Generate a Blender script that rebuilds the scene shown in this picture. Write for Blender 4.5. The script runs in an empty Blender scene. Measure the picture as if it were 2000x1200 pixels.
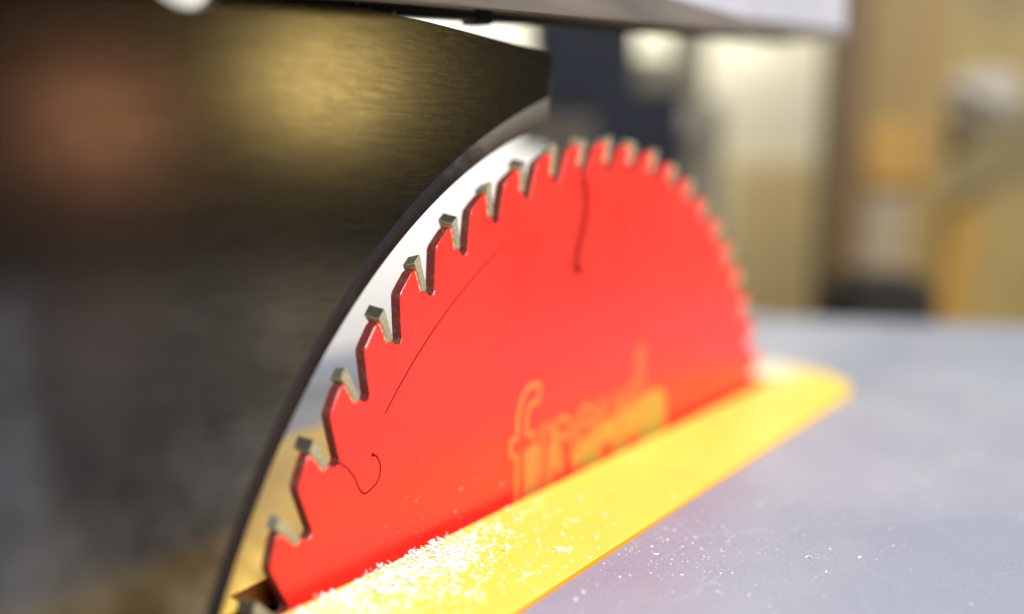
import bpy, bmesh, math, random
import numpy as np
from mathutils import Vector, Matrix
random.seed(7)
S = bpy.context.scene
COL = S.collection

# ------------------------------------------------------------------ camera
F_PX = 1850.0
YAW, PITCH, ROLL = 0.5873368, -0.1217067, 0.0128155
CAM = Vector((-0.2116757, -0.1105434, 0.1136656))
fw = Vector((math.cos(PITCH)*math.cos(YAW), math.cos(PITCH)*math.sin(YAW), math.sin(PITCH)))
rt = fw.cross(Vector((0, 0, 1))).normalized()
up = rt.cross(fw)
c_, s_ = math.cos(ROLL), math.sin(ROLL)
r2 = rt*c_ + up*s_
u2 = up*c_ - rt*s_
cd = bpy.data.cameras.new('camera')
cam = bpy.data.objects.new('camera', cd); COL.objects.link(cam)
cam.matrix_world = Matrix(((r2.x, u2.x, -fw.x, CAM.x), (r2.y, u2.y, -fw.y, CAM.y), (r2.z, u2.z, -fw.z, CAM.z), (0, 0, 0, 1)))
cd.sensor_width = 36; cd.lens = F_PX/2000*36
cd.clip_start = 0.005; cd.clip_end = 50
cd.dof.use_dof = True
cd.dof.focus_distance = 0.1745
cd.dof.aperture_fstop = 3.6
S.camera = cam

# ------------------------------------------------------------------ world and lamps
w = bpy.data.worlds.new('World'); S.world = w; w.use_nodes = True
bg = w.node_tree.nodes['Background']
bg.inputs[0].default_value = (0.95, 0.97, 1.0, 1); bg.inputs[1].default_value = 0.09
S.view_settings.view_transform = 'Standard'; S.view_settings.look = 'None'
S.view_settings.exposure = 0.0; S.view_settings.gamma = 1.0

def area(name, loc, target, size, power, color=(1, 1, 1), size_y=None):
    l = bpy.data.lights.new(name, 'AREA'); l.energy = power; l.color = color
    l.size = size
    if size_y: l.shape = 'RECTANGLE'; l.size_y = size_y
    o = bpy.data.objects.new(name, l); COL.objects.link(o)
    o.location = loc
    o.rotation_euler = (Vector(target)-Vector(loc)).to_track_quat('-Z', 'Y').to_euler()
    return o
def point_light(name, loc, radius, power, color):
    l = bpy.data.lights.new(name, 'POINT'); l.energy = power; l.color = color; l.shadow_soft_size = radius
    o = bpy.data.objects.new(name, l); COL.objects.link(o); o.location = loc
    return o
area('ceiling_lamp_key', (-1.12, -1.54, 1.68), (0, 0, 0.08), 0.7, 106, (0.99, 0.99, 1.0))
sl = bpy.data.lights.new('added_spot_back', 'SPOT'); sl.energy = 5; sl.color = (1.0, 0.95, 0.86)  # unseen spot added to brighten the background
sl.spot_size = math.radians(84); sl.spot_blend = 0.7; sl.shadow_soft_size = 0.25
so = bpy.data.objects.new('added_spot_back', sl); COL.objects.link(so); so.location = (0.36, 0.02, 0.80)
so.rotation_euler = (Vector((1.15, 0.45, 0.10))-so.location).to_track_quat('-Z', 'Y').to_euler()
area('added_wall_fill', (0.98, 0.46, 0.85), (1.34, 0.70, 0.34), 0.4, 7.4, (1.0, 0.97, 0.9))  # unseen fill added to brighten the back wall and plywood
area('added_side_fill', (1.05, -0.95, 1.25), (0.25, -0.05, 0.05), 0.45, 21, (0.97, 0.98, 1.0))  # unseen fill added for the far table and the blade's right side
point_light('added_gold_glow', (0.70, -0.80, 0.255), 0.07, 3.3, (1.0, 0.75, 0.29))  # unseen light added to make the gold glow on the knife
point_light('added_red_glow', (0.43, -0.88, 0.185), 0.06, 1.0, (1.0, 0.45, 0.25))  # unseen light added to make the reddish glow on the knife

# ------------------------------------------------------------------ materials
def mat(name, base, rough=0.5, metal=0.0, spec=0.5, coat=0.0, coat_rough=0.1):
    m = bpy.data.materials.new(name); m.use_nodes = True
    b = m.node_tree.nodes['Principled BSDF']
    b.inputs['Base Color'].default_value = (*base, 1)
    b.inputs['Roughness'].default_value = rough
    b.inputs['Metallic'].default_value = metal
    b.inputs['Specular IOR Level'].default_value = spec
    b.inputs['Coat Weight'].default_value = coat
    b.inputs['Coat Roughness'].default_value = coat_rough
    return m
def nodes(m): return m.node_tree.nodes, m.node_tree.links, m.node_tree.nodes['Principled BSDF']
def coords(m, scale=(1, 1, 1)):
    n, l, b = nodes(m)
    t = n.new('ShaderNodeTexCoord'); mp = n.new('ShaderNodeMapping')
    mp.inputs['Scale'].default_value = scale
    l.new(t.outputs['Object'], mp.inputs['Vector'])
    return mp.outputs['Vector']
def noise(m, vec, scale, detail=4, rough=0.55):
    n, l, b = nodes(m)
    x = n.new('ShaderNodeTexNoise'); x.inputs['Scale'].default_value = scale
    x.inputs['Detail'].default_value = detail; x.inputs['Roughness'].default_value = rough
    l.new(vec, x.inputs['Vector'])
    return x.outputs['Fac']
def ramp(m, fac, stops):
    n, l, b = nodes(m)
    r = n.new('ShaderNodeValToRGB'); e = r.color_ramp.elements
    while len(e) < len(stops): e.new(0.5)
    for el, (p, c) in zip(e, stops):
        el.position = p; el.color = (*c, 1) if len(c) == 3 else c
    l.new(fac, r.inputs['Fac'])
    return r.outputs['Color']
def mixc(m, fac, a, b_):
    n, l, b = nodes(m)
    x = n.new('ShaderNodeMix'); x.data_type = 'RGBA'
    for s, v in ((0, fac), (6, a), (7, b_)):
        if isinstance(v, (int, float)): x.inputs[s].default_value = v
        elif isinstance(v, tuple): x.inputs[s].default_value = (*v, 1)
        else: l.new(v, x.inputs[s])
    return x.outputs[2]
def bump(m, h, strength, dist, prev=None):
    n, l, b = nodes(m)
    x = n.new('ShaderNodeBump'); x.inputs['Strength'].default_value = strength; x.inputs['Distance'].default_value = dist
    l.new(h, x.inputs['Height'])
    if prev is not None: l.new(prev, x.inputs['Normal'])
    l.new(x.outputs['Normal'], b.inputs['Normal'])
    return x.outputs['Normal']
def math_n(m, op, a, b_=None, clamp=False):
    n, l, b = nodes(m)
    x = n.new('ShaderNodeMath'); x.operation = op; x.use_clamp = clamp
    for i, v in enumerate((a, b_)):
        if v is None: continue
        if isinstance(v, (int, float)): x.inputs[i].default_value = v
        else: l.new(v, x.inputs[i])
    return x.outputs[0]
BW = lambda v: (v, v, v)

# red blade paint
M_red = mat('red_blade_coating', (0.93, 0.05, 0.032), 0.36, 0, 0.5)
n, l, b = nodes(M_red); v = coords(M_red)
sp = ramp(M_red, noise(M_red, v, 900, 2), [(0.0, BW(0)), (0.235, BW(0)), (0.245, BW(1))])
colr = mixc(M_red, ramp(M_red, noise(M_red, v, 30, 5), [(0.3, BW(0)), (0.8, BW(1))]), (0.76, 0.021, 0.013), (0.78, 0.030, 0.018))
l.new(mixc(M_red, sp, (0.16, 0.012, 0.012), colr), b.inputs['Base Color'])
l.new(ramp(M_red, noise(M_red, v, 60, 6), [(0.3, BW(0.26)), (0.7, BW(0.36))]), b.inputs['Roughness'])
vl = n.new('ShaderNodeVectorMath'); vl.operation = 'LENGTH'; l.new(v, vl.inputs[0])
cmb = n.new('ShaderNodeCombineXYZ'); l.new(vl.outputs['Value'], cmb.inputs[0])
turn = noise(M_red, cmb.outputs[0], 1800, 4, 0.7)
bb1 = bump(M_red, turn, 0.12, 0.00003)
bump(M_red, noise(M_red, v, 2500, 3), 0.25, 0.00004, bb1)
# bare gullet walls: red overspray over brown steel
M_rim = mat('gullet_wall', (0.2, 0.03, 0.02), 0.6, 0, 0.4)
n, l, b = nodes(M_rim); v = coords(M_rim)
l.new(ramp(M_rim, noise(M_rim, v, 700, 8, 0.75), [(0.40, (0.20, 0.008, 0.010)), (0.52, (0.09, 0.014, 0.011)), (0.60, (0.14, 0.075, 0.035)), (0.75, (0.055, 0.028, 0.018))]), b.inputs['Base Color'])
bump(M_rim, noise(M_rim, v, 3000, 4), 0.6, 0.0001)
M_carb = mat('carbide', (0.34, 0.30, 0.22), 0.45, 0.15, 0.5)
n, l, b = nodes(M_carb); v = coords(M_carb)
l.new(ramp(M_carb, noise(M_carb, v, 900, 6, 0.7), [(0.3, (0.20, 0.18, 0.11)), (0.5, (0.31, 0.28, 0.18)), (0.72, (0.42, 0.38, 0.27))]), b.inputs['Base Color'])
bump(M_carb, noise(M_carb, v, 4000, 5, 0.7), 0.5, 0.00008)
M_carbtop = mat('ground_carbide', (0.16, 0.14, 0.10), 0.3, 0.8, 0.5)
n, l, b = nodes(M_carbtop); v = coords(M_carbtop)
l.new(ramp(M_carbtop, noise(M_carbtop, v, 1600, 5, 0.7), [(0.35, (0.10, 0.09, 0.06)), (0.6, (0.24, 0.21, 0.15)), (0.75, (0.6, 0.55, 0.42))]), b.inputs['Base Color'])
M_braze = mat('braze', (0.75, 0.52, 0.28), 0.4, 0.5, 0.5)
n, l, b = nodes(M_braze); v = coords(M_braze)
l.new(ramp(M_braze, noise(M_braze, v, 1500, 4), [(0.4, (0.75, 0.16, 0.09)), (0.6, (0.8, 0.55, 0.32))]), b.inputs['Base Color'])
M_line = mat('dark_red_line', (0.075, 0.003, 0.003), 0.8, 0, 0.1)
M_faint = mat('faint_red_line', (0.62, 0.035, 0.02), 0.5)
M_gold = mat('gold_outline_print', (0.54, 0.17, 0.035), 0.45, 0, 0.5)
M_goldb = mat('gold_bar_print', (0.40, 0.255, 0.03), 0.45, 0, 0.5)
# yellow insert
M_yel = mat('yellow_plastic', (0.92, 0.68, 0.10), 0.42, 0, 0.25)
n, l, b = nodes(M_yel); v = coords(M_yel)
l.new(mixc(M_yel, ramp(M_yel, noise(M_yel, v, 25, 6), [(0.3, BW(0)), (0.7, BW(1))]), (0.90, 0.575, 0.08), (0.93, 0.63, 0.105)), b.inputs['Base Color'])
l.new(ramp(M_yel, noise(M_yel, v, 80, 6), [(0.3, BW(0.3)), (0.7, BW(0.48))]), b.inputs['Roughness'])
bump(M_yel, noise(M_yel, v, 1400, 4), 0.3, 0.00006)
# table
M_tab = mat('grey_cast_table', (0.31, 0.31, 0.355), 0.4, 0.0, 0.5)
n, l, b = nodes(M_tab); v = coords(M_tab)
base = ramp(M_tab, noise(M_tab, v, 18, 7, 0.6), [(0.3, (0.205, 0.24, 0.312)), (0.7, (0.252, 0.287, 0.365))])
grain = ramp(M_tab, noise(M_tab, v, 1300, 3, 0.6), [(0.35, BW(0)), (0.75, BW(1))])
base = mixc(M_tab, math_n(M_tab, 'MULTIPLY', grain, 0.28), base, (0.44, 0.44, 0.49))
film_sheen = ramp(M_tab, noise(M_tab, coords(M_tab, (0.6, 1.3, 1)), 14, 5, 0.55), [(0.45, BW(0)), (0.72, BW(0.42))])
base = mixc(M_tab, film_sheen, base, (0.48, 0.48, 0.49))
sep = n.new('ShaderNodeSeparateXYZ'); l.new(v, sep.inputs[0])
scr = None
for (x0, y0, x1, y1, wd, st) in ((-0.052, -0.030, 0.022, -0.099, 0.00007, 0.7), (-0.075, -0.050, 0.010, -0.060, 0.00006, 0.5), (-0.03, -0.04, -0.045, -0.10, 0.00006, 0.5), (0.0, -0.05, -0.07, -0.085, 0.00005, 0.45), (-0.06, -0.04, 0.09, -0.055, 0.00006, 0.35), (-0.02, -0.09, 0.03, -0.05, 0.00005, 0.5), (-0.055, -0.075, 0.0, -0.11, 0.00005, 0.4)):
    L = math.hypot(x1-x0, y1-y0); nx, ny = -(y1-y0)/L, (x1-x0)/L; tx, ty = (x1-x0)/L, (y1-y0)/L
    dd = math_n(M_tab, 'ADD', math_n(M_tab, 'ADD', math_n(M_tab, 'MULTIPLY', sep.outputs[0], nx), math_n(M_tab, 'MULTIPLY', sep.outputs[1], ny)), -(x0*nx+y0*ny))
    tt = math_n(M_tab, 'ADD', math_n(M_tab, 'ADD', math_n(M_tab, 'MULTIPLY', sep.outputs[0], tx), math_n(M_tab, 'MULTIPLY', sep.outputs[1], ty)), -(x0*tx+y0*ty)-L/2)
    on = math_n(M_tab, 'LESS_THAN', math_n(M_tab, 'ABSOLUTE', dd), wd)
    on = math_n(M_tab, 'MULTIPLY', on, math_n(M_tab, 'LESS_THAN', math_n(M_tab, 'ABSOLUTE', tt), L/2))
    on = math_n(M_tab, 'MULTIPLY', on, st)
    scr = on if scr is None else math_n(M_tab, 'MAXIMUM', scr, on)
brk = ramp(M_tab, noise(M_tab, v, 160, 3), [(0.38, BW(0)), (0.55, BW(1))])
scr = math_n(M_tab, 'MULTIPLY', math_n(M_tab, 'MULTIPLY', scr, brk), 0.62)
base = mixc(M_tab, scr, base, (0.75, 0.75, 0.8))
l.new(base, b.inputs['Base Color'])
l.new(ramp(M_tab, noise(M_tab, v, 40, 6), [(0.3, BW(0.32)), (0.7, BW(0.46))]), b.inputs['Roughness'])
bump(M_tab, noise(M_tab, v, 1800, 4), 0.35, 0.00006)
# riving knife steel: brushed and pebbled dark steel
M_knife = mat('brushed_dark_steel', (0.17, 0.165, 0.15), 0.25, 1.0, 0.4)
n, l, b = nodes(M_knife)
vs = coords(M_knife, (0.06, 1, 1)); v = coords(M_knife)
brush = noise(M_knife, vs, 2600, 4, 0.6)
peb = noise(M_knife, v, 3200, 3, 0.6)
smudge = noise(M_knife, v, 24, 6, 0.6)
sz_ = n.new('ShaderNodeSeparateXYZ'); l.new(v, sz_.inputs[0])
low = math_n(M_knife, 'MULTIPLY', math_n(M_knife, 'SUBTRACT', 0.088, sz_.outputs[2]), 16, True)
bc = mixc(M_knife, ramp(M_knife, brush, [(0.35, BW(0)), (0.65, BW(1))]), (0.054, 0.050, 0.041), (0.080, 0.075, 0.064))
dust_sheen = math_n(M_knife, 'MULTIPLY', ramp(M_knife, smudge, [(0.42, BW(0.0)), (0.60, BW(1.0))]), low, True)
dust_sheen = math_n(M_knife, 'MULTIPLY', dust_sheen, 0.62)
bc = mixc(M_knife, dust_sheen, bc, (0.20, 0.19, 0.17))
film_sheen = math_n(M_knife, 'MULTIPLY', math_n(M_knife, 'MULTIPLY', math_n(M_knife, 'SUBTRACT', -0.1475, sz_.outputs[0]), 300, True), math_n(M_knife, 'MULTIPLY', math_n(M_knife, 'SUBTRACT', 0.088, sz_.outputs[2]), 90, True))  # bluish reflection painted into the knife's lower left colour
film_sheen = math_n(M_knife, 'MULTIPLY', film_sheen, ramp(M_knife, noise(M_knife, v, 60, 3), [(0.35, BW(0.08)), (0.6, BW(0.34))]))
bc = mixc(M_knife, film_sheen, bc, (0.15, 0.165, 0.20))
dust_sheen = math_n(M_knife, 'MAXIMUM', dust_sheen, film_sheen)  # painted reflection joins the dust in the matte mask
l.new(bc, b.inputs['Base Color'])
l.new(math_n(M_knife, 'SUBTRACT', 1.0, dust_sheen, True), b.inputs['Metallic'])
l.new(ramp(M_knife, noise(M_knife, coords(M_knife, (0.3, 1, 1)), 3600, 3, 0.6), [(0.3, BW(0.16)), (0.7, BW(0.23))]), b.inputs['Roughness'])
b1 = bump(M_knife, brush, 0.06, 0.00001)
bump(M_knife, peb, 0.2, 0.00002, b1)
M_bevel = mat('black_bevel', (0.045, 0.045, 0.052), 0.55, 0.0, 0.15)
n, l, b = nodes(M_bevel); v = coords(M_bevel)
sb = n.new('ShaderNodeSeparateXYZ'); l.new(v, sb.inputs[0])
tip_grey = math_n(M_bevel, 'ADD', math_n(M_bevel, 'MULTIPLY', math_n(M_bevel, 'ADD', sb.outputs[0], 0.070), 38.0), math_n(M_bevel, 'MULTIPLY', math_n(M_bevel, 'SUBTRACT', noise(M_bevel, coords(M_bevel, (0.3, 1, 1)), 500, 5), 0.5), 0.9))  # greyer towards the front tip, broken up by noise
tip_grey = ramp(M_bevel, tip_grey, [(0.15, BW(0)), (0.75, BW(1))])
l.new(mixc(M_bevel, tip_grey, ramp(M_bevel, noise(M_bevel, v, 700, 5), [(0.3, (0.010, 0.010, 0.014)), (0.8, (0.022, 0.021, 0.026))]), (0.13, 0.12, 0.10)), b.inputs['Base Color'])
bump(M_bevel, noise(M_bevel, v, 1500, 4), 0.5, 0.0001)
M_dust = mat('pale_sawdust', (0.9, 0.86, 0.78), 0.8)
nodes(M_dust)[2].inputs['Subsurface Weight'].default_value = 0.0
M_dark = mat('dark_interior', (0.02, 0.018, 0.017), 0.7)
M_edge = mat('orange_insert_edge', (0.78, 0.33, 0.02), 0.5, 0, 0.3)
M_slotwall = mat('shaded_slot_wall', (0.16, 0.055, 0.012), 0.7, 0, 0.2)  # shade inside the slot put into the wall colour

def simple_noise_mat(name, a, b_, scale, rough=0.6, stretch=(1, 1, 1), metal=0.0, det=5):
    m = mat(name, a, rough, metal)
    v = coords(m, stretch); n, l, bb = nodes(m)
    l.new(ramp(m, noise(m, v, scale, det), [(0.3, a), (0.7, b_)]), bb.inputs['Base Color'])
    return m
M_guard = simple_noise_mat('grey_guard_plastic', (0.38, 0.37, 0.41), (0.46, 0.45, 0.50), 60, 0.35)
M_guardin = simple_noise_mat('tan_guard_inside', (0.42, 0.31, 0.13), (0.52, 0.40, 0.18), 90, 0.5, (0.1, 1, 1))
M_darkbrown = simple_noise_mat('dark_brown_board', (0.035, 0.026, 0.018), (0.06, 0.045, 0.03), 12, 0.7)
M_lip = simple_noise_mat('streaked_brown_lip', (0.075, 0.06, 0.05), (0.17, 0.14, 0.12), 120, 0.5, (0.15, 1, 1))  # brown-grey lip colour, streaked along its length
M_fence = simple_noise_mat('white_fence_paint', (0.71, 0.71, 0.69), (0.75, 0.75, 0.73), 8, 0.45)
M_wall = simple_noise_mat('cream_wall_paint', (0.70, 0.66, 0.50), (0.78, 0.74, 0.58), 2.5, 0.8)
M_white = simple_noise_mat('white_board', (0.82, 0.80, 0.70), (0.86, 0.84, 0.75), 3, 0.7)
M_ply = simple_noise_mat('plywood_face', (0.68, 0.53, 0.26), (0.78, 0.62, 0.34), 9, 0.6, (1, 1, 0.15))
M_pine = simple_noise_mat('amber_timber', (0.145, 0.088, 0.020), (0.25, 0.165, 0.045), 8, 0.6, (1, 1, 0.12))
M_brown = simple_noise_mat('brown_timber', (0.085, 0.045, 0.010), (0.125, 0.068, 0.016), 9, 0.6, (1, 1, 0.12))
M_chip = simple_noise_mat('golden_timber', (0.18, 0.125, 0.035), (0.31, 0.23, 0.075), 6, 0.65)
M_ply2 = simple_noise_mat('grey_brown_batten', (0.20, 0.15, 0.09), (0.27, 0.21, 0.13), 20, 0.65, (1, 1, 0.2))
M_amber = simple_noise_mat('orange_brown_timber', (0.26, 0.135, 0.018), (0.34, 0.19, 0.03), 18, 0.6, (1, 1, 0.2))
M_olive = simple_noise_mat('olive_timber', (0.13, 0.095, 0.035), (0.19, 0.145, 0.055), 14, 0.6)
M_olive2 = simple_noise_mat('olive_brown_sheet', (0.11, 0.08, 0.028), (0.24, 0.18, 0.07), 14, 0.6)
M_navy = simple_noise_mat('navy_paint', (0.010, 0.012, 0.018), (0.014, 0.017, 0.024), 5, 0.6)
nodes(M_navy)[2].inputs['Specular IOR Level'].default_value = 0.12
M_mach = simple_noise_mat('dark_olive_paint', (0.085, 0.073, 0.042), (0.125, 0.108, 0.068), 9, 0.6)
M_machl = simple_noise_mat('worn_grey_paint', (0.13, 0.118, 0.095), (0.18, 0.165, 0.135), 7, 0.5)
M_black = simple_noise_mat('black_plastic', (0.015, 0.013, 0.012), (0.03, 0.026, 0.022), 6, 0.5)
nodes(M_black)[2].inputs['Specular IOR Level'].default_value = 0.12
M_lilac = simple_noise_mat('pale_grey_tape', (0.24, 0.21, 0.16), (0.31, 0.28, 0.24), 6, 0.5)
M_floor = simple_noise_mat('concrete_floor', (0.16, 0.14, 0.12), (0.24, 0.22, 0.19), 4, 0.7)
M_cab = simple_noise_mat('grey_cabinet_paint', (0.2, 0.2, 0.22), (0.25, 0.25, 0.27), 6, 0.5)

# ------------------------------------------------------------------ helpers
def link(name, bm, m, parent=None, smooth=False):
    me = bpy.data.meshes.new(name); bm.to_mesh(me); bm.free()
    for x in (m if isinstance(m, (list, tuple)) else [m]): me.materials.append(x)
    if smooth:
        for p in me.polygons: p.use_smooth = True
    o = bpy.data.objects.new(name, me); COL.objects.link(o)
    if parent is not None: o.parent = parent
    return o
def thing(name, label, cat, loc=(0, 0, 0), rz=0.0, group=None):
    o = bpy.data.objects.new(name, None); COL.objects.link(o)
    o.empty_display_size = 0.01
    o.location = loc; o.rotation_euler = (0, 0, rz); o['label'] = label; o['category'] = cat
    if group: o['group'] = group
    return o
def tag(o, label, cat, group=None):
    o['label'] = label; o['category'] = cat
    if group: o['group'] = group
    return o
def box(bm, x0, x1, y0, y1, z0, z1, bev=0.0, M=None):
    r = bmesh.ops.create_cube(bm, size=1.0)
    vs = r['verts']
    for vv in vs:
        vv.co = Vector((x0+(vv.co.x+.5)*(x1-x0), y0+(vv.co.y+.5)*(y1-y0), z0+(vv.co.z+.5)*(z1-z0)))
    if bev:
        es = list({e for vv in vs for e in vv.link_edges})
        rr = bmesh.ops.bevel(bm, geom=es, offset=bev, segments=2, affect='EDGES', profile=0.5)
        vs = list({vv for f in rr['faces'] for vv in f.verts} | {vv for vv in vs if vv.is_valid})
    if M is not None: bmesh.ops.transform(bm, matrix=M, verts=vs)
    return vs
def prism(outline, y0, y1, bev=0.0, holes=(), axis='y', side_index=None):
    """outline [(a,b)] extruded along an axis: 'y' -> (a, y, b); 'z' -> (a, b, z). The y0 / z1 side is the seen face."""
    bm = bmesh.new()
    P = (lambda a, b_, t: (a, t, b_)) if axis == 'y' else (lambda a, b_, t: (a, b_, t))
    loops = [outline]+list(holes)
    edges = []; rings = []
    for lp in loops:
        vs = [bm.verts.new(P(a, b_, y0)) for a, b_ in lp]
        rings.append(vs)
        for i in range(len(vs)): edges.append(bm.edges.new((vs[i], vs[(i+1) % len(vs)])))
    bmesh.ops.triangle_fill(bm, use_beauty=True, use_dissolve=False, edges=edges)
    front = list(bm.faces)
    d = bmesh.ops.duplicate(bm, geom=list(bm.verts)+list(bm.edges)+front)
    vm = d['vert_map']
    back = [g for g in d['geom'] if isinstance(g, bmesh.types.BMFace)]
    for vs in rings:
        for vv in vs:
            q = vm[vv]; q.co = Vector(P(*( (vv.co.x, vv.co.z) if axis == 'y' else (vv.co.x, vv.co.y)), y1))
    for vs in rings:
        for i in range(len(vs)):
            a, b_ = vs[i], vs[(i+1) % len(vs)]
            f = bm.faces.new((a, b_, vm[b_], vm[a]))
            if side_index is not None: f.material_index = side_index
    bmesh.ops.recalc_face_normals(bm, faces=bm.faces)
    if bev:
        es = []
        for vs in rings:
            for i in range(len(vs)):
                e = bm.edges.get((vs[i], vs[(i+1) % len(vs)]))
                if e: es.append(e)
        bmesh.ops.bevel(bm, geom=es, offset=bev, segments=1, affect='EDGES', profile=0.5, material=0)
    return bm
def ribbon(pts, width, y, thick=0.00002, closed=False):
    """flat strip in the blade plane (x,z) following pts, raised from y by thick towards the camera side"""
    bm = bmesh.new(); P = [Vector((p[0], p[1])) for p in pts]; N = len(P)
    L, Rr = [], []
    for i in range(N):
        a = P[(i-1) % N] if (closed or i > 0) else P[i]
        c = P[(i+1) % N] if (closed or i < N-1) else P[i]
        t = (c-a); t = t.normalized() if t.length > 1e-9 else Vector((1, 0))
        nn = Vector((-t.y, t.x))*width/2
        L.append([bm.verts.new((P[i].x+s*nn.x, yy, P[i].y+s*nn.y)) for s in (1, -1) for yy in (y-thick, y+0.0001)])
    rng = range(N if closed else N-1)
    for i in rng:
        A, B = L[i], L[(i+1) % N]
        bm.faces.new((A[0], A[2], B[2], B[0])); bm.faces.new((A[0], B[0], B[1], A[1])); bm.faces.new((A[2], A[3], B[3], B[2]))
    bmesh.ops.recalc_face_normals(bm, faces=bm.faces)
    return bm

# ------------------------------------------------------------------ saw table and cabinet
H = 0.0462                       # table surface height, measured from the blade's arbor
R = 0.127
INS_Y, INS_HW, INS_R, INS_X = 0.0245, 0.0556, 0.0505, 0.1615
def rounded(x0, x1, y0, y1, r, k=14):
    pts = []
    for cx, cy, a0 in ((x1-r, y1-r, 0), (x0+r, y1-r, 90), (x0+r, y0+r, 180), (x1-r, y0+r, 270)):
        for i in range(k+1):
            a = math.radians(a0+90*i/k); pts.append((cx+r*math.cos(a), cy+r*math.sin(a)))
    return pts
ins_out = rounded(-0.235, INS_X, INS_Y-INS_HW, INS_Y+INS_HW, INS_R)
hole = rounded(-0.2356, INS_X+0.0006, INS_Y-INS_HW-0.0006, INS_Y+INS_HW+0.0006, INS_R)
ZF = -0.86
table = thing('machine_table', 'grey speckled cast saw table with the yellow insert let into it', 'saw table', (0, 0, 0))
tb = prism([(-0.42, -0.50), (0.352, -0.50), (0.352, -0.07), (0.352, -0.069), (0.2985, 0.062), (0.262, 0.17), (0.262, 0.30), (-0.42, 0.30)][::1],
           H, H-0.03, holes=[hole[::-1]], axis='z')
link('tabletop', tb, M_tab, table)
bm = bmesh.new()
for (x0, x1, y0, y1, z0, z1) in ((-0.38, 0.24, -0.46, -0.45, ZF+0.0, H-0.031), (-0.38, 0.24, 0.25, 0.26, ZF, H-0.031), (-0.39, -0.38, -0.46, 0.26, ZF, H-0.031), (0.24, 0.25, -0.46, 0.26, ZF, H-0.031)):
    box(bm, x0, x1, y0, y1, z0, z1)
link('cabinet', bm, M_cab, table)
bm = bmesh.new(); box(bm, -0.3, 0.2, -0.08, 0.12, -0.14, -0.13); link('added_dark_plate', bm, M_dark, table)  # dark plate added below so the slot looks black

# ------------------------------------------------------------------ yellow throat insert
insert = thing('throat_insert', 'bright yellow rounded throat insert around the blade, dusted with white chips', 'saw insert', (0, 0, H))
slot = [(-0.178, -0.0021), (0.1225, -0.0021), (0.124, 0.0016), (0.1225, 0.0060), (-0.1035, 0.0060), (-0.1035, 0.0110), (-0.113, 0.0104), (-0.114, 0.0052), (-0.178, 0.0052)]
ib = prism(ins_out, 0.0007, -0.0045, bev=0.00015, holes=[slot[::-1]], axis='z', side_index=1)
for f in ib.faces:
    c = f.calc_center_median()
    if f.material_index == 1 and not (-0.18 < c.x < 0.126 and -0.004 < c.y < 0.013): f.material_index = 2
link('insert_plate', ib, [M_yel, M_slotwall, M_edge], insert)

# ------------------------------------------------------------------ saw blade
YC = 0.0016
blade = thing('saw_blade', 'red coated circular saw blade with pale carbide teeth rising through the yellow insert', 'saw blade', (0, YC, 0))
T0 = 150.868; DT = 6.0
FACE = -0.00112                  # painted face, local y (camera side is negative)
prof = [(1.62, 0.9565), (1.30, 0.972), (1.06, 0.9890), (1.55, 0.9905), (2.6, 0.9878), (3.45, 0.9852), (3.72, 0.9835), (3.95, 0.9800), (4.6, 0.9660), (5.3, 0.9515), (5.88, 0.9395), (6.12, 0.9340), (6.5, 0.9315), (6.85, 0.9335), (7.02, 0.9400), (7.10, 0.9480), (7.25, 0.9540)]
out = []
for i in range(60):
    base_a = T0-DT*i
    for (a, r) in prof:
        t = math.radians(base_a+a); jr = 1.0
        out.append((R*r*math.cos(t), R*r*math.sin(t)))
# profile runs with growing angle while teeth run with falling angle: order the teeth the other way
out = []
for i in range(59, -1, -1):
    for (a, r) in prof:
        t = math.radians(T0-DT*i+a)
        out.append((R*r*math.cos(t), R*r*math.sin(t)))
arbor = [(0.0127*math.cos(2*math.pi*k/32), 0.0127*math.sin(2*math.pi*k/32)) for k in range(32)]
pb = prism(out, FACE, -FACE, bev=0.00012, holes=[arbor[::-1]], axis='y', side_index=1)
link('blade_plate', pb, [M_red, M_rim], blade)

def tooth_bm(hi):
    """carbide tip in the frame of tooth angle zero: cutting edge at a=0; alternate top bevel"""
    bm = bmesh.new()
    yn, yf = -0.0016, 0.0016
    zn, zf = (1.0035, 0.9968) if hi else (0.9968, 1.0030)
    def P(a, r, y):
        t = math.radians(a); return Vector((R*r*math.cos(t), y, R*r*math.sin(t)))
    near = [P(0.0, zn, yn), P(0.93, 0.9545, yn*0.93), P(1.05, 0.9515, yn*0.93), P(1.66, 0.9560, yn*0.93), P(1.10, 0.9835, yn*0.98), P(1.02, zn-0.0075, yn*0.99), P(1.0, zn-0.0022, yn)]
    far = [P(0.0, zf, yf), P(0.93, 0.9545, yf*0.93), P(1.05, 0.9515, yf*0.93), P(1.66, 0.9560, yf*0.93), P(1.10, 0.9835, yf*0.98), P(1.02, zf-0.0075, yf*0.99), P(1.0, zf-0.0022, yf)]
    A = [bm.verts.new(p) for p in near]; B = [bm.verts.new(p) for p in far]
    k = len(A)
    bm.faces.new(A); bm.faces.new(B[::-1])
    for i in range(k):
        f = bm.faces.new((A[i], B[i], B[(i+1) % k], A[(i+1) % k]))
        if i == k-1: f.material_index = 1
        if i in (4, 5): f.material_index = 2 if i == 4 else 0
    # thin bead of braze along the seat on the near side
    bmesh.ops.recalc_face_normals(bm, faces=bm.faces)
    bmesh.ops.bevel(bm, geom=list(bm.edges), offset=0.00007, segments=1, affect='EDGES', profile=0.5)
    return bm
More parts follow.
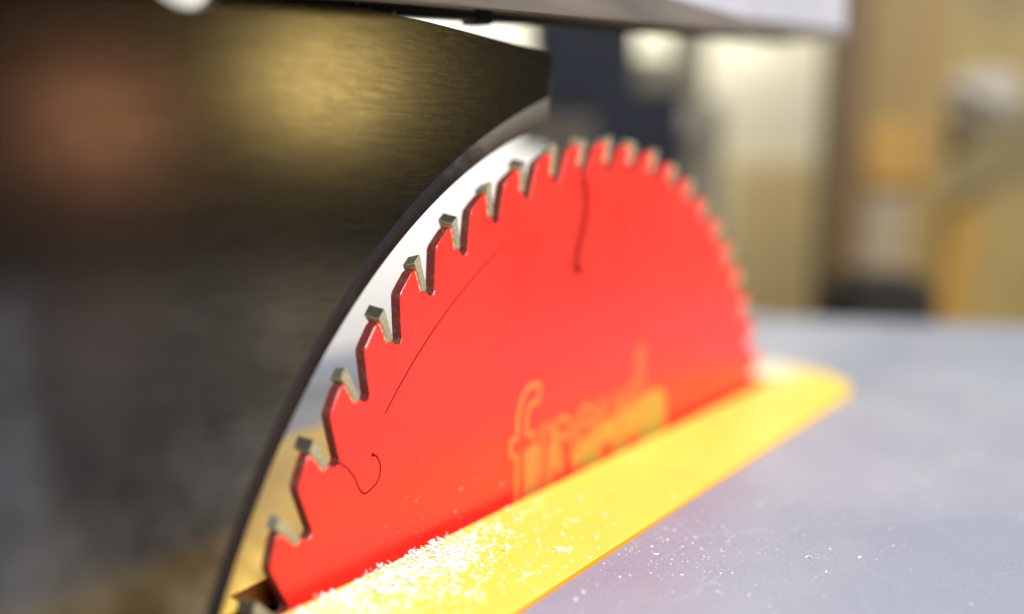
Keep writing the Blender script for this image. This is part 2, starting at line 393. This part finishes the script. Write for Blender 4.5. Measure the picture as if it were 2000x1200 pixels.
def braze_bm():
    bm = bmesh.new()
    prev = None
    path = [(1.14, 0.9875), (1.22, 0.980), (1.36, 0.971), (1.52, 0.963), (1.70, 0.9560), (1.45, 0.9525), (1.12, 0.9508)]
    for j, (a, r) in enumerate(path):
        t = math.radians(a); c = Vector((R*r*math.cos(t), 0, R*r*math.sin(t)))
        w_ = 0.00022*(0.8+0.5*math.sin(j*2.3)**2)
        d = Vector((math.cos(t+1.1), 0, math.sin(t+1.1)))
        ring = [bm.verts.new(c+d*w_+Vector((0, FACE-0.00002, 0))), bm.verts.new(c+Vector((0, FACE-0.00022, 0))), bm.verts.new(c-d*w_+Vector((0, FACE-0.00002, 0)))]
        if prev:
            for q in (0, 1): bm.faces.new((prev[q], prev[q+1], ring[q+1], ring[q]))
        prev = ring
    bmesh.ops.recalc_face_normals(bm, faces=bm.faces)
    return bm
protos = {}
for hi in (0, 1):
    t_ = link('carbide_tooth', tooth_bm(hi), [M_carb, M_carbtop, M_braze]); protos[hi] = t_
bz = link('braze_seam', braze_bm(), M_braze)
first = {0: True, 1: True}; firstb = True
for i in range(-2, 22):
    hi = 1 if i % 2 == 0 else 0
    if first[hi]: o = protos[hi]; first[hi] = False
    else: o = protos[hi].copy(); COL.objects.link(o)
    ang = math.radians(T0-DT*i)
    o.parent = blade; o.rotation_euler = (0, -ang, 0)
    if firstb: q = bz; firstb = False
    else: q = bz.copy(); COL.objects.link(q)
    q.parent = o; q.rotation_euler = (0, 0, 0)

def polar(r, a): t = math.radians(a); return (R*r*math.cos(t), R*r*math.sin(t))
def smooth_path(P, k=6):
    res = []
    for i in range(len(P)-1):
        p0, p1, p2, p3 = P[max(i-1, 0)], P[i], P[i+1], P[min(i+2, len(P)-1)]
        for j in range(k):
            t = j/k
            res.append(tuple(0.5*((2*b_)+(-a+c)*t+(2*a-5*b_+4*c-d)*t*t+(-a+3*b_-3*c+d)*t**3) for a, b_, c, d in zip(p0, p1, p2, p3)))
    res.append(P[-1]); return res
s1 = [polar(*p) for p in ((.938, 145.35), (.916, 145.3), (.892, 145.7), (.876, 146.3), (.862, 146.5), (.853, 146.0), (.845, 145.0), (.846, 144.1), (.853, 143.4), (.866, 142.95), (.876, 143.05))]
s2 = [polar(*p) for p in ((.933, 97.5), (.905, 97.15), (.879, 97.1), (.842, 97.9), (.808, 99.4), (.785, 100.3), (.770, 100.6), (.760, 99.8))]
o = link('expansion_slot', ribbon(smooth_path(s1), 0.00034, FACE), M_line, blade); o['label'] = 'thin hooked slot near the lowest visible teeth'
o = link('expansion_slot', ribbon(smooth_path(s2), 0.0021, FACE), M_line, blade); o['label'] = 'broader dark slot near the top of the blade'
def disc_bm(x, z, r, y, thick=0.00004, k=14):
    return prism([(x+r*math.cos(2*math.pi*i/k), z+r*math.sin(2*math.pi*i/k)) for i in range(k)], y-thick, y+0.0001)
link('slot_end_hole', disc_bm(*s1[-1], 0.00042, FACE), M_line, blade)
link('slot_end_hole', disc_bm(*s2[-1], 0.0011, FACE), M_line, blade)
link('scribed_ring', ribbon([polar(0.8895, 114.5+i*0.8) for i in range(32)], 0.00028, FACE), M_line, blade)
link('scribed_ring', ribbon([polar(0.657, 85+i*0.8) for i in range(74)], 0.00028, FACE), M_faint, blade)

# printed outlined lettering on the blade
def letter_loops(ch):
    cu = bpy.data.curves.new('t', 'FONT'); cu.body = ch; cu.size = 1.0; cu.fill_mode = 'NONE'; cu.offset = 0.022; cu.resolution_u = 6
    ob = bpy.data.objects.new('t', cu); COL.objects.link(ob)
    dg = bpy.context.evaluated_depsgraph_get(); dg.update()
    me = bpy.data.meshes.new_from_object(ob.evaluated_get(dg))
    V = [(vv.co.x, vv.co.y) for vv in me.vertices]
    adj = {}
    for e in me.edges:
        a, b_ = e.vertices; adj.setdefault(a, []).append(b_); adj.setdefault(b_, []).append(a)
    seen = set(); loops = []
    for st in adj:
        if st in seen: continue
        lp = [st]; seen.add(st); cur = st
        while True:
            nx = [q for q in adj[cur] if q not in seen]
            if not nx: break
            cur = nx[0]; seen.add(cur); lp.append(cur)
        cl = [V[lp[0]]]
        for q in lp[1:]:
            if math.dist(V[q], cl[-1]) > 0.004: cl.append(V[q])
        if len(cl) > 3: loops.append(cl)
    bpy.data.objects.remove(ob); bpy.data.curves.remove(cu); bpy.data.meshes.remove(me)
    return loops
xcur = -0.0447
for ch in 'freud':
    lps = letter_loops(ch)
    if not lps: continue
    xs = [p[0] for lp in lps for p in lp]; x0, x1 = min(xs), max(xs)
    sx, sz = 0.0285, 0.0455
    if ch in 'fr': sx = 0.040
    bm_all = bmesh.new()
    for lp in lps:
        pts = [(xcur+(p[0]-x0)*sx, 0.0394+0.045*(xcur+0.045)+p[1]*sz) for p in lp]
        rb = ribbon(pts, 0.0014, FACE, 0.00006, closed=True)
        tmp = bpy.data.meshes.new('tmp'); rb.to_mesh(tmp); rb.free(); bm_all.from_mesh(tmp); bpy.data.meshes.remove(tmp)
    o = link('printed_letter', bm_all, M_gold, blade)
    xcur += (x1-x0)*sx+0.0014
bar = [(-0.0185, 0.050), (-0.012, 0.0535), (0.004, 0.0560), (0.020, 0.0580), (0.030, 0.0592), (0.0345, 0.0570), (0.0350, 0.044), (0.0200, 0.044), (0.0185, 0.0490), (0.0125, 0.0490), (0.0115, 0.044), (0.0040, 0.044), (0.0030, 0.0500), (-0.0035, 0.0500), (-0.0050, 0.042), (-0.0100, 0.042), (-0.0110, 0.0475), (-0.0165, 0.047)]
link('printed_gold_bar', prism(bar, FACE-0.00003, FACE+0.0001), M_goldb, blade)
link('printed_stroke', prism([(-0.0385, 0.040), (-0.0385, 0.0560), (-0.0355, 0.0575), (-0.0330, 0.0560), (-0.0335, 0.040)], FACE-0.00003, FACE+0.0001), M_gold, blade)
link('printed_stroke', prism([(-0.0300, 0.040), (-0.0290, 0.0560), (-0.0265, 0.0585), (-0.0240, 0.0550), (-0.0215, 0.0470), (-0.0235, 0.0465), (-0.0262, 0.0500), (-0.0270, 0.040)], FACE-0.00003, FACE+0.0001), M_gold, blade)

# ------------------------------------------------------------------ riving knife
knife = thing('riving_knife', 'dark brushed steel riving knife curving around the back of the red blade', 'riving knife', (0, YC, H-0.03))
KZ = -(H-0.03)
def kprofile(rin):
    a_top = math.degrees(math.acos(-0.0303/rin)) if rin < 0.135 else None
    return a_top
RI, RB = 0.1319, 0.1357
KX, KT = -0.0303, 0.1437
def arc_pts(rad, a0, a1, k): return [(rad*math.cos(math.radians(a0+(a1-a0)*i/k)), rad*math.sin(math.radians(a0+(a1-a0)*i/k))) for i in range(k+1)]
a_in = math.degrees(math.acos(KX/RI))
inner = arc_pts(RI, a_in, 172, 60)
zt = H-0.03
bm = bmesh.new()
# section rows across the inner edge: edge at mid thickness -> bevel -> full face
rows = []
TH = 0.0013
def offs(rad, y):
    rowv = []
    for i in range(61):
        a = math.radians(a_in+(172-a_in)*i/60)
        x, z = rad*math.cos(a), rad*math.sin(a)
        x = min(x, KX)
        rowv.append((x, y, z))
    return rowv
# main plate with a flat camera-side face, its concave edge bevelled towards the blade
nseg = 60
def P_at(i, rad, y):
    a = math.radians(a_in+(172-a_in)*i/nseg)
    fade = 1.0
    x, z = rad*math.cos(a), rad*math.sin(a)
    if x > KX:                         # keep the bevel's outer line on the plate's front edge
        x = KX; z = math.sqrt(rad*rad-KX*KX)
    return bm.verts.new((x, y, z+KZ))
r_in_f = [P_at(i, RI, -TH+0.0009) for i in range(nseg+1)]
r_in_b = [P_at(i, RI, TH) for i in range(nseg+1)]
r_bev = [P_at(i, RB+0.0022*math.exp(-i/8), -TH) for i in range(nseg+1)]
for i in range(nseg):
    f = bm.faces.new((r_in_f[i], r_in_f[i+1], r_bev[i+1], r_bev[i])); f.material_index = 1; f.smooth = True
    f = bm.faces.new((r_in_b[i], r_in_b[i+1], r_in_f[i+1], r_in_f[i])); f.material_index = 1; f.smooth = True
# outer contour, going up the front edge, along the top, down the back
rc = 0.0022
oc = [(KX, KT-rc)]+[(KX-rc+rc*math.cos(math.radians(t)), KT-rc+rc*math.sin(math.radians(t))) for t in (20, 45, 70, 90)]
oc += [(-0.190, KT), (-0.232, 0.120), (-0.232, 0.018)]
ov = [bm.verts.new((x, -TH, z+KZ)) for x, z in oc]
ob_ = [bm.verts.new((x, TH, z+KZ)) for x, z in oc]
ring = r_bev+ov[::-1]
# slotted hole near the rear top
hl = [(-0.1262+0.0072*math.cos(t)*(1 if abs(math.cos(t)) < 2 else 1), 0.1440+0.0062*math.sin(t)) for t in [2*math.pi*k/28 for k in range(28)]]
hf = [bm.verts.new((x, -TH, z+KZ)) for x, z in hl]; hb = [bm.verts.new((x, TH, z+KZ)) for x, z in hl]
def loop_edges(r):
    es = []
    for i in range(len(r)):
        e = bm.edges.get((r[i], r[(i+1) % len(r)])) or bm.edges.new((r[i], r[(i+1) % len(r)])); es.append(e)
    return es
HOLE_INSIDE = True
E1 = loop_edges(ring)+loop_edges(hf)
res = bmesh.ops.triangle_fill(bm, use_beauty=True, edges=E1)
ring_b = r_in_b+ob_[::-1]
E2 = loop_edges(ring_b)+loop_edges(hb)
bmesh.ops.triangle_fill(bm, use_beauty=True, edges=E2)
for i in range(len(ov)-1): bm.faces.new((ov[i], ov[i+1], ob_[i+1], ob_[i]))
bm.faces.new((r_in_f[0], r_bev[0], ov[0])); bm.faces.new((r_in_f[0], ov[0], ob_[0], r_in_b[0]))
bm.faces.new((r_in_f[-1], r_bev[-1], ov[-1], ob_[-1], r_in_b[-1]))
for i in range(28): bm.faces.new((hf[i], hf[(i+1) % 28], hb[(i+1) % 28], hb[i]))
bmesh.ops.recalc_face_normals(bm, faces=bm.faces)
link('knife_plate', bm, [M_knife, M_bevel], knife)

# ------------------------------------------------------------------ blade guard
guard = thing('blade_guard', 'long pale grey blade guard channel hanging above the red blade', 'blade guard', (0, 0, 0.1545))
GA = math.atan(0.11)
RY = Matrix.Rotation(-GA, 4, 'Y')
def gbox(name, m, x0, x1, y0, y1, z0, z1, bev=0.0004, parent=None):
    bm = bmesh.new(); box(bm, x0, x1, y0, y1, z0, z1, bev); bmesh.ops.transform(bm, matrix=RY, verts=bm.verts)
    return link(name, bm, m, parent or guard)
gbox('side_wall', M_guard, -0.2, 0.157, -0.012, -0.0105, 0.0025, 0.042)
lipbm = prism([(-0.2, -0.0012), (0.05, -0.0012), (0.157, -0.0008), (0.157, 0.0008), (0.06, 0.0022), (-0.02, 0.0062), (-0.2, 0.0075)], -0.0124, -0.0100)
bmesh.ops.transform(lipbm, matrix=RY, verts=lipbm.verts); link('edge_lip', lipbm, M_lip, guard)
gbox('side_wall', M_guardin, -0.1, 0.157, 0.0095, 0.0115, 0.0, 0.042)
gbox('edge_lip', M_black, -0.1, 0.157, 0.0090, 0.0125, -0.0004, 0.0016)
gbox('top_wall', M_guard, -0.2, 0.157, -0.012, 0.0115, 0.0422, 0.044)
gbox('front_wall', M_guard, 0.1572, 0.159, -0.012, 0.0115, 0.0, 0.044)
gbox('rubber_stop', M_black, -0.047, -0.041, 0.0085, 0.0135, -0.0012, 0.004, 0.0008)

# ------------------------------------------------------------------ rip fence behind the blade
fence = thing('rip_fence', 'tall white rip fence standing on the table behind the blade', 'fence', (0, 0.158, H))
bm = bmesh.new(); box(bm, -0.32, 0.225, 0.0, 0.004, 0.0006, 0.086, 0.001); link('fence_face', bm, M_fence, fence)
bm = bmesh.new(); box(bm, -0.32, 0.225, 0.0045, 0.05, 0.0006, 0.082, 0.002); link('fence_body', bm, M_cab, fence)
bm = bmesh.new(); box(bm, -0.32, 0.225, 0.001, 0.05, 0.0865, 0.0895, 0.001); link('fence_cap', bm, M_fence, fence)

# ------------------------------------------------------------------ workshop behind, in a frame turned like the back wall
BYAW = YAW
def bgloc(u, D, z=0.0):
    return (CAM.x+math.cos(BYAW)*D+math.sin(BYAW)*u, CAM.y+math.sin(BYAW)*D-math.cos(BYAW)*u, z)
BR = BYAW-math.pi/2            # local x = right in the picture, local y = away
def bthing(name, label, cat, u, D, z=ZF, tilt=0.0, group=None):
    return thing(name, label, cat, bgloc(u, D, z), BR, group)
def bpart(name, m, par, x0, x1, y0, y1, z0, z1, bev=0.003, tilt=0.0, piv=(0, 0, 0), lean=0.0):
    bm = bmesh.new(); box(bm, x0, x1, y0, y1, z0, z1, bev)
    if tilt or lean:
        T = Matrix.Translation(piv) @ Matrix.Rotation(tilt, 4, 'Y') @ Matrix.Rotation(lean, 4, 'X') @ Matrix.Translation([-q for q in piv])
        bmesh.ops.transform(bm, matrix=T, verts=bm.verts)
    return link(name, bm, m, par)
bm = bmesh.new(); box(bm, -4, 5, -4, 5, ZF-0.1, ZF); fl = link('floor', bm, M_floor); fl['kind'] = 'structure'
wl = bpy.data.objects.new('back_wall', None)
bm = bmesh.new(); box(bm, -2.2, 2.2, 0, 0.1, 0, 2.6); wl = link('back_wall', bm, M_wall); wl['kind'] = 'structure'
wl.location = bgloc(0, 1.75, ZF); wl.rotation_euler = (0, 0, BR)

t = bthing('white_board', 'tall white board against the wall seen over the riving knife', 'board', -0.42, 1.60)
bpart('board_face', M_white, t, -0.45, 0.42, 0, 0.02, 0, 1.75)
t = bthing('navy_cabinet', 'dark navy blue tool cabinet behind the top of the blade', 'cabinet', 0.058, 0.78)
bpart('cabinet_body', M_navy, t, -0.043, 0.040, 0, 0.25, 0, 1.125, 0.006, 0.0)
bpart('cabinet_top', M_black, t, -0.046, 0.020, -0.004, 0.25, 1.1265, 1.14, 0.003)
bpart('drawer_front', M_navy, t, -0.038, 0.046, -0.012, -0.001, 0.80, 1.055, 0.003, 0.03)
bpart('cabinet_side_shelf', M_darkbrown, t, -0.058, 0.005, -0.03, -0.013, 0.90, 1.034, 0.003)
t = bthing('standing_machine', 'dark olive grey standing machine between the navy cabinet and the pale wall', 'machine', 0.17, 1.12)
bpart('column', M_mach, t, -0.075, 0.081, 0.02, 0.25, 0, 1.088, 0.015)
bpart('upright', M_mach, t, 0.018, 0.058, 0.03, 0.06, 1.089, 1.17, 0.006)
bpart('upper_arm', M_mach, t, -0.062, 0.044, 0.0, 0.10, 1.089, 1.132, 0.010)
bm = bmesh.new(); bmesh.ops.create_uvsphere(bm, u_segments=24, v_segments=14, radius=1.0)
bmesh.ops.transform(bm, matrix=Matrix.Translation((-0.004, -0.03, 1.045)) @ Matrix.Diagonal((0.050, 0.045, 0.028, 1)), verts=bm.verts)
link('motor_housing', bm, M_machl, t, True)
t = bthing('plywood_sheet', 'tan plywood offcut leaning on the cream wall beside the blade', 'plywood', 0.475, 1.70)
bpart('sheet', M_ply, t, -0.090, 0.10, 0, 0.018, 0, 1.03, 0.002)
t = bthing('timber_post', 'narrow dark brown timber post standing right of the plywood', 'timber', 0.388, 1.12)
bpart('post', M_brown, t, -0.018, 0.022, -0.005, 0.05, 0, 1.45, 0.004)
t = bthing('timber_board', 'wide amber timber board upright next to the brown post', 'timber', 0.445, 1.14)
bpart('board', M_pine, t, -0.042, 0.070, 0, 0.04, 0, 1.45, 0.004)
bpart('batten', M_ply2, t, -0.034, 0.022, -0.02, -0.001, 0.80, 0.975, 0.003, 0.03, (0, 0, 0.9))
bpart('knot_strip', M_amber, t, -0.030, 0.040, -0.012, -0.001, 0.985, 1.06, 0.003, -0.1, (0, 0, 1.02))
t = bthing('golden_board', 'golden board low at the right edge leaning under a dark gap', 'timber', 0.60, 1.22)
bpart('board', M_chip, t, -0.065, 0.14, 0, 0.03, 0, 0.985, 0.004, 0.0)
bpart('face_batten', M_amber, t, -0.05, -0.01, -0.02, -0.001, 0.80, 0.955, 0.003, 0.08, (-0.03, 0, 0.9))
t = bthing('slanted_brace', 'dark olive slanting timber brace crossing the right edge below the grey bag', 'timber', 0.56, 1.17)
bpart('brace', M_olive, t, -0.07, 0.13, -0.02, 0.01, 1.005, 1.045, 0.003, -0.62, (0.02, 0, 1.025))
t = bthing('upper_plank', 'tan plank high in the upper right corner above the grey bag', 'timber', 0.58, 1.27)
bpart('plank', M_chip, t, -0.10, 0.14, 0.01, 0.04, 1.12, 1.21, 0.004, 0.22, (0, 0, 1.16))
t = bthing('timber_backing', 'olive brown timber sheet far right behind the golden board', 'timber', 0.66, 1.34)
bpart('sheet', M_olive2, t, -0.17, 0.25, 0, 0.02, 0, 1.5)
t = bthing('crumpled_bag', 'pale grey crumpled bag resting at the upper right on the timber', 'bag', 0.590, 1.21, 0.0)
bm = bmesh.new(); bmesh.ops.create_icosphere(bm, subdivisions=4, radius=1.0)
from mathutils import noise as mnoise
for vv in bm.verts:
    k = 1+0.35*mnoise.noise(vv.co*1.7)+0.12*mnoise.noise(vv.co*5.0)
    vv.co = Vector((vv.co.x*0.055*k, vv.co.y*0.03*k, vv.co.z*0.036*k+0.236))
link('bag_body', bm, M_lilac, t, True)
t = bthing('black_case', 'black plastic case low behind the table edge at the foot of the boards', 'case', 0.385, 0.94)
bpart('case_body', M_black, t, -0.045, 0.045, 0, 0.10, 0, 0.885, 0.01)
bpart('case_lid', M_black, t, -0.032, 0.030, 0.0, 0.09, 0.886, 0.895, 0.004)

# ------------------------------------------------------------------ sawdust
def flake(V, Fc, x, y, z, ln, wd, th, curl, rz, tz):
    k = 4; base = len(V)
    cr, sr = math.cos(rz), math.sin(rz)
    for i in range(k):
        s = (i/(k-1)-.5)*ln
        bend = curl*(s/ln)**2*ln*2
        wloc = wd*(1-0.5*abs(2*i/(k-1)-1))
        for sgn in (-1, 1):
            for lay in (0, 1):
                lx, ly = s, sgn*wloc/2+curl*0.6*s*s/ln*2
                lz = lay*th+abs(bend)*0.6+s*tz+wloc*0.3*sgn*tz
                V.append((x+lx*cr-ly*sr, y+lx*sr+ly*cr, z+max(lz, -0.00003)))
    for i in range(k-1):
        a = base+i*4; b_ = a+4
        for q0, q1 in ((0, 1), (1, 3), (3, 2), (2, 0)):
            Fc.append((a+q0, a+q1, b_+q1, b_+q0))
    Fc.append((base, base+2, base+3, base+1)); e = base+(k-1)*4; Fc.append((e, e+1, e+3, e+2))
def pymesh(name, V, Fc, m):
    me = bpy.data.meshes.new(name); me.from_pydata(V, [], Fc); me.materials.append(m)
    o = bpy.data.objects.new(name, me); COL.objects.link(o); return o
V, Fc = [], []
rnd = random.Random(3)
ZI = H+0.0007
def on_insert(x, y): return y < -0.0024 and y > INS_Y-INS_HW+0.0004
n_ = 0
clus = [(rnd.gauss(-0.084, 0.011), -0.0025-abs(rnd.gauss(0, 0.009)), rnd.uniform(0.0006, 0.002)) for _ in range(46)]
while n_ < 2300:
    u = rnd.random()
    if u < 0.40:   x, y = rnd.gauss(-0.092, 0.0115), -0.0025-abs(rnd.gauss(0, 0.0095))
    elif u < 0.66:
        cc = rnd.choice(clus); x, y = rnd.gauss(cc[0], cc[2]), rnd.gauss(cc[1], cc[2])
    elif u < 0.80: x, y = rnd.gauss(-0.078, 0.006), rnd.gauss(-0.0085, 0.003)
    elif u < 0.92: x, y = rnd.gauss(-0.075, 0.018), -0.0025-abs(rnd.gauss(0.004, 0.011))
    elif u < 0.95: x, y = rnd.uniform(-0.13, 0.02), rnd.uniform(-0.030, -0.0025)
    else:          x, y = rnd.uniform(-0.2, -0.1), rnd.uniform(-0.030, -0.0025)  # sparse rear flakes, added to pale the knife's reflection
    if not on_insert(x, y): continue
    n_ += 1
    pile = math.exp(-((x+0.078)/0.005)**2-((y+0.0045)/0.0025)**2)*0.0008+math.exp(-((x+0.092)/0.011)**2-((y+0.0080)/0.0045)**2)*0.0004
    sc = rnd.lognormvariate(0, 0.45)
    flake(V, Fc, x, y, ZI+rnd.random()*pile, 0.00062*sc, 0.00027*sc, 0.00007, rnd.uniform(-0.6, 0.6), rnd.uniform(0, 6.28), rnd.gauss(0, 0.3))
for k in range(2200):  # mostly out of view, added to whiten the insert's reflection in the knife
    x, y = rnd.uniform(-0.17, -0.103), rnd.uniform(-0.0312, -0.0030)
    flake(V, Fc, x, y, ZI+rnd.random()*0.0006, 0.0008*rnd.lognormvariate(0, 0.4), 0.0004, 0.00007, rnd.uniform(-0.6, 0.6), rnd.uniform(0, 6.28), rnd.gauss(0, 0.3))
for k in range(900):     # pale flakes put in for the cream glare on the far end
    x, y = rnd.gauss(0.140, 0.0085), rnd.gauss(0.004, 0.0065)
    if (x-0.111)**2+(y-0.018)**2 > 0.0485**2 and x > 0.111: continue
    if abs(y-0.002) < 0.005 and x < 0.126: continue
    flake(V, Fc, x, y, ZI+rnd.random()*0.0003, 0.0010*rnd.lognormvariate(0, 0.4), 0.0006, 0.00007, rnd.uniform(-0.6, 0.6), rnd.uniform(0, 6.28), rnd.gauss(0, 0.2))
# little heaps hanging over the slot edge
for (cx, nn) in ((-0.0765, 46), (-0.0735, 16), (-0.0815, 12), (-0.0905, 22), (-0.0925, 14)):
    for k in range(nn):
        sc = rnd.lognormvariate(0, 0.4)
        flake(V, Fc, rnd.gauss(cx, 0.0014), -0.0024-abs(rnd.gauss(0, 0.0007)), ZI+rnd.random()**1.5*0.0011, 0.0005*sc, 0.0002*sc, 0.00006, rnd.uniform(-0.6, 0.6), rnd.uniform(0, 6.28), rnd.gauss(0, 0.5))
o = pymesh('sawdust', V, Fc, M_dust); tag(o, 'white sawdust chips heaped on the near end of the yellow insert and flakes shaped as glare on its far end', 'sawdust'); o['kind'] = 'stuff'
V, Fc = [], []
for k in range(950):
    x, y = rnd.uniform(-0.12, 0.22), -0.033-abs(rnd.gauss(0, 0.045))
    if rnd.random() < 0.35: x, y = rnd.gauss(-0.045, 0.016), -0.0325-abs(rnd.gauss(0, 0.016))
    if y < -0.22: continue
    sc = rnd.lognormvariate(-0.75, 0.6)
    flake(V, Fc, x, y, H, 0.00032*sc, 0.0002*sc, 0.00005, rnd.uniform(-0.6, 0.6), rnd.uniform(0, 6.28), rnd.gauss(0, 0.25))
for k in range(45):
    x, y = rnd.uniform(-0.09, 0.06), -0.033-abs(rnd.gauss(0, 0.03))
    flake(V, Fc, x, y, H, rnd.uniform(0.0005, 0.0011), 0.00022, 0.00006, rnd.uniform(-0.9, 0.9), rnd.uniform(0, 6.28), rnd.gauss(0, 0.2))
o = pymesh('table_dust', V, Fc, M_dust); tag(o, 'scattered fine white dust specks on the grey saw table', 'dust'); o['kind'] = 'stuff'
V, Fc = [], []
for k in range(70):    # dust clinging to the blade face near the insert
    x, zz = rnd.gauss(-0.07, 0.022), H+0.001+abs(rnd.gauss(0, 0.009))
    if math.hypot(x, zz) > 0.115: continue
    q = 0.00005*rnd.lognormvariate(0, 0.5); y0 = YC+FACE
    b0 = len(V); V += [(x-q, y0, zz), (x+q, y0, zz-q*0.6), (x+q*1.6, y0, zz+q), (x-q*0.3, y0, zz+q*1.7), (x+q*0.4, y0-q, zz+q*0.3)]
    Fc += [(b0, b0+1, b0+4), (b0+1, b0+2, b0+4), (b0+2, b0+3, b0+4), (b0+3, b0, b0+4)]
o = pymesh('blade_dust', V, Fc, M_dust); tag(o, 'tiny pale dust specks clinging to the lower face of the red blade', 'dust'); o['kind'] = 'stuff'
V, Fc = [], []
for k in range(60):    # fluff caught on the knife's top edge
    x = rnd.uniform(-0.093, -0.045) if rnd.random() < 0.7 else rnd.gauss(-0.082, 0.002)
    sc = rnd.lognormvariate(0, 0.4)
    flake(V, Fc, x, YC+rnd.uniform(-0.0013, 0.0006), KT, 0.0005*sc, 0.0001, 0.00008, rnd.uniform(-0.7, 0.7), rnd.uniform(0, 6.28), rnd.gauss(0, 0.8))
o = pymesh('edge_fluff', V, Fc, M_dust); tag(o, 'wisps of dust caught on the top edge of the riving knife', 'dust'); o['kind'] = 'stuff'
# one curled shaving lying clear of the rest on the table
bm = bmesh.new(); prev = None
for i in range(15):
    t_ = i/14; ang = -2.2+4.0*t_
    px, py = 0.0011*t_*1.6-0.0008+0.00035*math.sin(5*t_), 0.00045*math.sin(6.0*t_)
    tx, ty = 0.0011*1.6+0.00035*5*math.cos(5*t_), 0.00045*6*math.cos(6*t_); L = math.hypot(tx, ty); nx, ny = -ty/L, tx/L
    wv = 0.00014*(1-0.55*abs(2*t_-1))
    rg = [bm.verts.new((px+nx*wv, py+ny*wv, 0.00002+0.0002*math.sin(math.pi*t_))), bm.verts.new((px, py, 0.00018+0.0002*math.sin(math.pi*t_))), bm.verts.new((px-nx*wv, py-ny*wv, 0.00002+0.0002*math.sin(math.pi*t_)))]
    if prev:
        for q in range(3): bm.faces.new((prev[q], prev[(q+1) % 3], rg[(q+1) % 3], rg[q]))
    prev = rg
bmesh.ops.recalc_face_normals(bm, faces=bm.faces)
o = link('wood_shaving', bm, M_dust, None, True); o.location = (-0.0387, -0.0629, H); o.rotation_euler = (0, 0, -0.7)
tag(o, 'single curled white wood shaving lying clear on the grey table', 'shaving')
